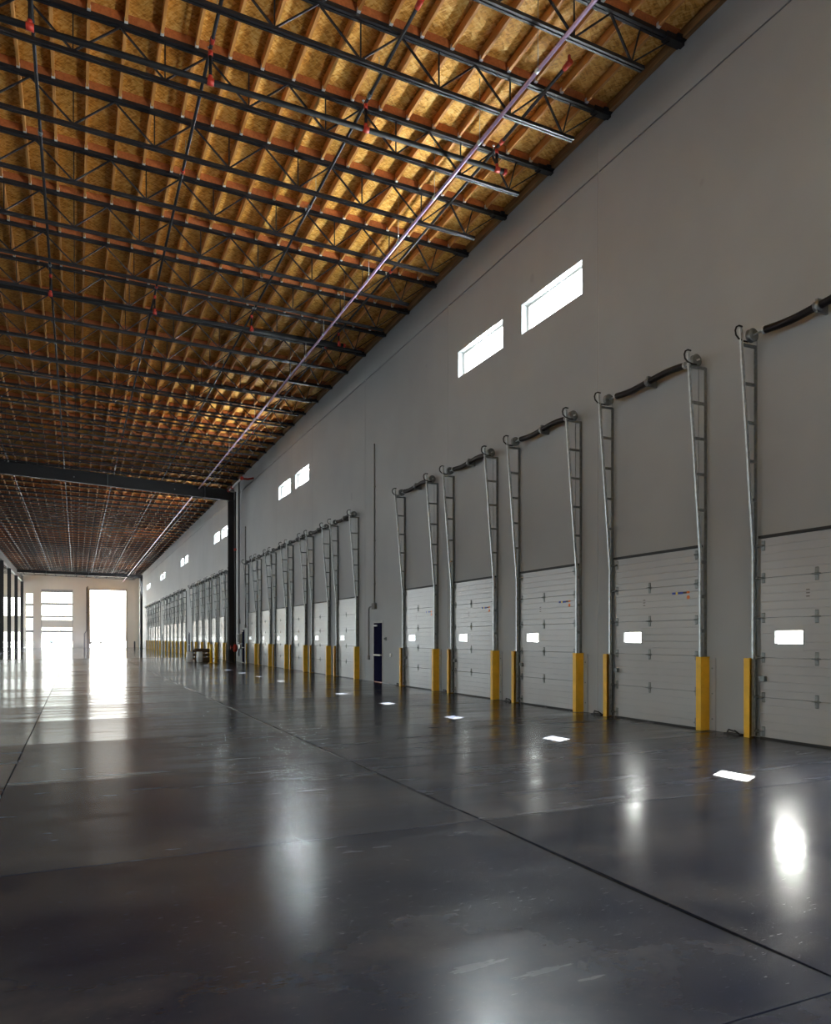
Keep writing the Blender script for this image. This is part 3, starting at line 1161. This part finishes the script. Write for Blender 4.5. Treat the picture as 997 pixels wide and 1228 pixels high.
def cross_main(y, x0, x1, z, label):
    root = thing('main_pipe', (0, y, z), label, 'pipe', 'sprinkler main pipes')
    part('pipe', MB().tube([(x0, 0, 0), (x1, 0, 0)], 0.055, 10), 'main_black', root)
    part('end_cap', MB().tube([(x1 - 0.02, 0, 0), (x1 + 0.05, 0, 0)], 0.066, 10), 'sprinkler_red', root)
    for x in BR_X:
        if x0 < x < x1:
            zb2 = deck_z(x) - 0.55 - z
            rr = part('riser', MB().tube([(x, 0, 0), (x, 0, zb2 - 0.036)], 0.03, 8), 'main_black', root)
            part('tee_fitting', MB().tube([(x - 0.06, 0, 0), (x + 0.06, 0, 0)], 0.063, 8).tube([(x, 0, 0.04), (x, 0, 0.11)], 0.04, 8), 'sprinkler_red', rr)
            part('elbow_fitting', MB().tube([(x, 0, zb2 - 0.13), (x, 0, zb2 - 0.035)], 0.042, 8), 'sprinkler_red', rr)
    return root


cross_main(13.72, -8.0, 8.38, 11.66, 'thick dark sprinkler main crossing under the first joists near the camera')
cross_main(24.25, -8.0, 8.38, 11.70, 'thick dark sprinkler main crossing under the roof at mid distance')

ll = thing('lilac_pipe', (7.25, 0, 11.42), 'long thin lilac pipe hanging below the joists beside the dock wall', 'pipe')
part('pipe', MB().tube([(0, 3, 0), (0.02, 50, -0.02), (0.05, 100, 0), (0.05, 138, 0)], 0.036, 8), 'lilac_pipe', ll)
hm = MB().tube([(0, 0, 0.03), (0, 0, 1.25)], 0.006, 5).mesh('hanger_rod', 'galvanized')
cm = MB().tube([(0, -0.05, 0), (0, 0.05, 0)], 0.046, 8).mesh('clevis', 'galvanized')
for q in range(16):
    y = 10.75 + JD * 1.0 * q if q < 8 else 10.75 + JD * (8 + 3 * (q - 8))
    link('hanger_rod', hm, ll, (0, y, 0))
    link('clevis', cm, ll, (0, y, 0))

wr = thing('white_riser_pipe', (9.1, 0, 11.3), 'short white pipe with red couplings at the top of the near column', 'pipe')
part('pipe', MB().tube([(0, 45.2, 0), (0, 49.3, 0.0), (0.1, 49.45, 0.0), (0.33, 49.53, 0.0)], 0.06, 8), 'white_metal', wr)
for y in (45.2, 48.2, 49.3):
    part('coupling', MB().tube([(0, y - 0.12, 0), (0, y + 0.12, 0)], 0.10, 8), 'sprinkler_red', wr)
part('drop', MB().tube([(0, 45.3, 0), (0.4, 45.3, 0.0), (0.75, 45.3, 0.1)], 0.06, 8), 'sprinkler_red', wr)
fv = thing('fire_valve', (9.55, 49.55, 0), 'red fire valve on a riser beside the black column', 'valve')
part('riser', MB().tube([(0, 0, 0.0), (0, 0, 11.3)], 0.055, 8), 'sprinkler_black', fv)
part('valve_body', MB().tube([(0, 0, 0.7), (0, 0, 0.85), (0, 0, 1.05), (0, 0, 1.2)], 0.1, 10, radii=[0.09, 0.16, 0.16, 0.09]), 'sprinkler_red', fv)
part('hand_wheel', MB().tube([(-0.16, 0, 1.0), (-0.28, 0, 1.0)], 0.02, 6).tube([(-0.28, 0, 1.0), (-0.31, 0, 1.0)], 0.13, 12), 'sprinkler_red', fv)
part('upper_coupling', MB().tube([(0, 0, 7.4), (0, 0, 7.55)], 0.085, 8), 'sprinkler_red', fv)

# ================================================================== END WALL GLAZING
def glazing(n, x0, x1, z0, z1, bars, label, band=None, verts=()):
    wn_ = link('window_%d' % n, None, None, ((x0 + x1) / 2, END_Y, 0))
    struct(wn_, label, 'window')
    h = (x1 - x0) / 2
    f = MB()
    f.box(-h, -h + 0.08, 0.08, 0.2, z0, z1)
    f.box(h - 0.08, h, 0.08, 0.2, z0, z1)
    f.box(-h + 0.08, h - 0.08, 0.08, 0.2, z1 - 0.08, z1)
    part('window_frame', f, 'grey_trim', wn_)
    for z, t in bars:
        part('mullion', MB().box(-h + 0.08, h - 0.08, 0.08, 0.2, z - t / 2, z + t / 2), 'grey_trim', wn_)
    for x in verts:
        part('mullion', MB().box(x - 0.05, x + 0.05, 0.07, 0.21, z0, z1 - 0.08), 'grey_trim', wn_)
    if band:
        part('spandrel', MB().box(-h + 0.08, h - 0.08, 0.05, 0.24, band[0], band[1]), 'cream_wall', wn_)
    part('pane', MB().box(-h + 0.08, h - 0.08, 0.13, 0.14, z0, z1 - 0.08), 'glass', wn_)


nw = len(HIWIN) + len(FILL_RIBBON)
glazing(nw + 1, -7.75, -6.63, 0, 9.22, [(7.26, 0.36), (5.16, 0.36), (2.79, 0.36)], 'narrow tall window of four panes in the end wall')
glazing(nw + 2, -5.45, -0.6, 0, 9.9, [(9.62, 0.42), (7.46, 0.34), (5.32, 0.28), (2.75, 0.32)], 'wide glazed doorway with a solid band in the end wall', (3.46, 4.68))
glazing(nw + 3, -20, -8.5, 5.36, 8.5, [], 'wide upper window in the end wall behind the left columns', None, (2.6, -0.4))
glazing(nw + 4, -20, -8.5, 0, 2.78, [], 'wide ground-level window in the end wall behind the left columns', None, (2.6, -0.4))
d5 = link('door_5', None, None, (5.0, END_Y, 0))
struct(d5, 'tall open doorway full of daylight in the end wall', 'door')
f = MB()
f.box(-3.05, -2.90, -0.06, 0.3, 0.0, 10.15)
f.box(2.90, 3.05, -0.06, 0.3, 0.0, 10.15)
f.box(-2.90, 2.90, -0.06, 0.3, 10.0, 10.15)
part('door_frame', f, 'brown_board', d5)
part('guide_track', MB().box(-3.35, -3.22, -0.18, -0.05, 0.0, 10.6), 'brown_board', d5)
dp = thing('downpipe', (1.2, END_Y - 0.1, 0), 'pale vertical pipe on the end wall left of the open doorway', 'pipe')
part('pipe', MB().tube([(0, 0, 0.0), (0, 0, 2.4), (0.35, 0, 2.9), (0.35, 0, 10.4)], 0.06, 8), 'conduit_grey', dp)
part('strap', MB().box(0.25, 0.45, -0.08, 0.09, 6, 6.08), 'conduit_grey', dp)

# ================================================================== FLOOR-LEVEL THINGS NEAR THE COLUMN
for (x, y, s) in [(6.95, 52.0, 'left white wrapped roll standing on the floor by the column'), (7.55, 51.6, 'right white wrapped roll standing on the floor by the column')]:
    r_ = thing('wrapped_roll', (x, y, 0), s, 'roll', 'white wrapped rolls')
    part('roll', MB().tube([(0, 0, 0.0), (0, 0, 0.03), (0, 0, 0.36), (0, 0, 0.66), (0, 0, 0.70)], 0.2, 16, radii=[0.17, 0.20, 0.215, 0.20, 0.17]), 'white_wrap', r_)
    part('core', MB().tube([(0, 0, 0.68), (0, 0, 0.715)], 0.05, 10), 'brown_board', r_)
cr = thing('timber_pallet', (8.2, 53.6, 0), 'dark brown timber pallet box behind the white rolls', 'pallet')
for z in (0.0, 0.28, 0.56):
    part('board', MB().box(-0.75, 0.45, -0.5, -0.46, z + 0.04, z + 0.26), 'brown_board', cr)
    part('board', MB().box(-0.75, 0.45, 0.46, 0.5, z + 0.04, z + 0.26), 'brown_board', cr)
part('base', MB().box(-0.75, 0.45, -0.46, 0.46, 0.0, 0.1), 'brown_board', cr)
part('lid', MB().box(-0.78, 0.48, -0.53, 0.53, 0.83, 0.87), 'brown_board', cr)
for (x, y, s) in [(7.95, 49.3, 'left yellow bollard standing in front of the far dock doors'), (8.15, 48.7, 'right yellow bollard standing in front of the far dock doors')]:
    b_ = thing('bollard', (x, y, 0), s, 'bollard', 'yellow bollards by the column')
    part('post', MB().tube([(0, 0, 0), (0, 0, 1.15), (0, 0, 1.20), (0, 0, 1.23)], 0.09, 12, radii=[0.09, 0.09, 0.07, 0.02]), 'yellow_paint', b_)
    part('base_plate', MB().box(-0.16, 0.16, -0.16, 0.16, 0.0, 0.015), 'yellow_paint', b_)
b_ = thing('bollard', (9.1, 136.5, 0), 'dark bollard at the foot of the end wall beside the open doorway', 'bollard')
part('post', MB().tube([(0, 0, 0), (0, 0, 1.05), (0, 0, 1.1)], 0.12, 10, radii=[0.12, 0.12, 0.05]), 'black_steel', b_)
part('base_plate', MB().box(-0.18, 0.18, -0.18, 0.18, 0.0, 0.015), 'black_steel', b_)

# ================================================================== OUTSIDE
gnd = part('ground', MB().box(-400, 500, -300, 900, -1.6, -1.3), 'asphalt')
struct(gnd, 'sunlit asphalt yard around the building', 'ground')
apron = part('apron', MB().box(-60, 60, END_Y + 0.3, 420, -0.35, -0.04), 'pavement')
struct(apron, 'bright paved yard beyond the end doorways', 'pavement')
sg = thing('yard_barrier', (-3.6, 205, -0.04), 'dark T-shaped post standing in the yard beyond the glazed doorway', 'post')
part('post', MB().box(-0.12, 0.12, -0.12, 0.12, 0.1, 3.6), 'dark_galvanized', sg)
part('arm', MB().box(-0.9, 1.8, -0.1, 0.1, 3.6, 3.9), 'dark_galvanized', sg)
part('foot', MB().box(-1.6, 1.6, -0.3, 0.3, 0.0, 0.25), 'dark_galvanized', sg)


def car(x, y, mat, label):
    c = thing('parked_car', (x, y, -0.04), label, 'car', 'cars in the yard')
    part('body', MB().prism([(-2.1, 0.35), (2.1, 0.35), (2.15, 0.8), (1.3, 0.95), (0.7, 1.45), (-0.9, 1.5), (-1.7, 0.98), (-2.15, 0.9)], -0.85, 0.85), mat, c)
    for sx in (-1.3, 1.3):
        for sy in (-0.8, 0.8):
            part('wheel', MB().tube([(sx, sy - 0.1, 0.34), (sx, sy + 0.1, 0.34)], 0.34, 12), 'black_rubber', c)


car(-8.0, 240, 'car_blue', 'blue car parked in the yard left of the T-shaped post')
car(4.9, 230, 'dark_galvanized', 'dark car parked in the yard beyond the open doorway')

for o in scene.objects:
    if o.type == 'MESH':
        o.shadow_terminator_geometry_offset = 0.0
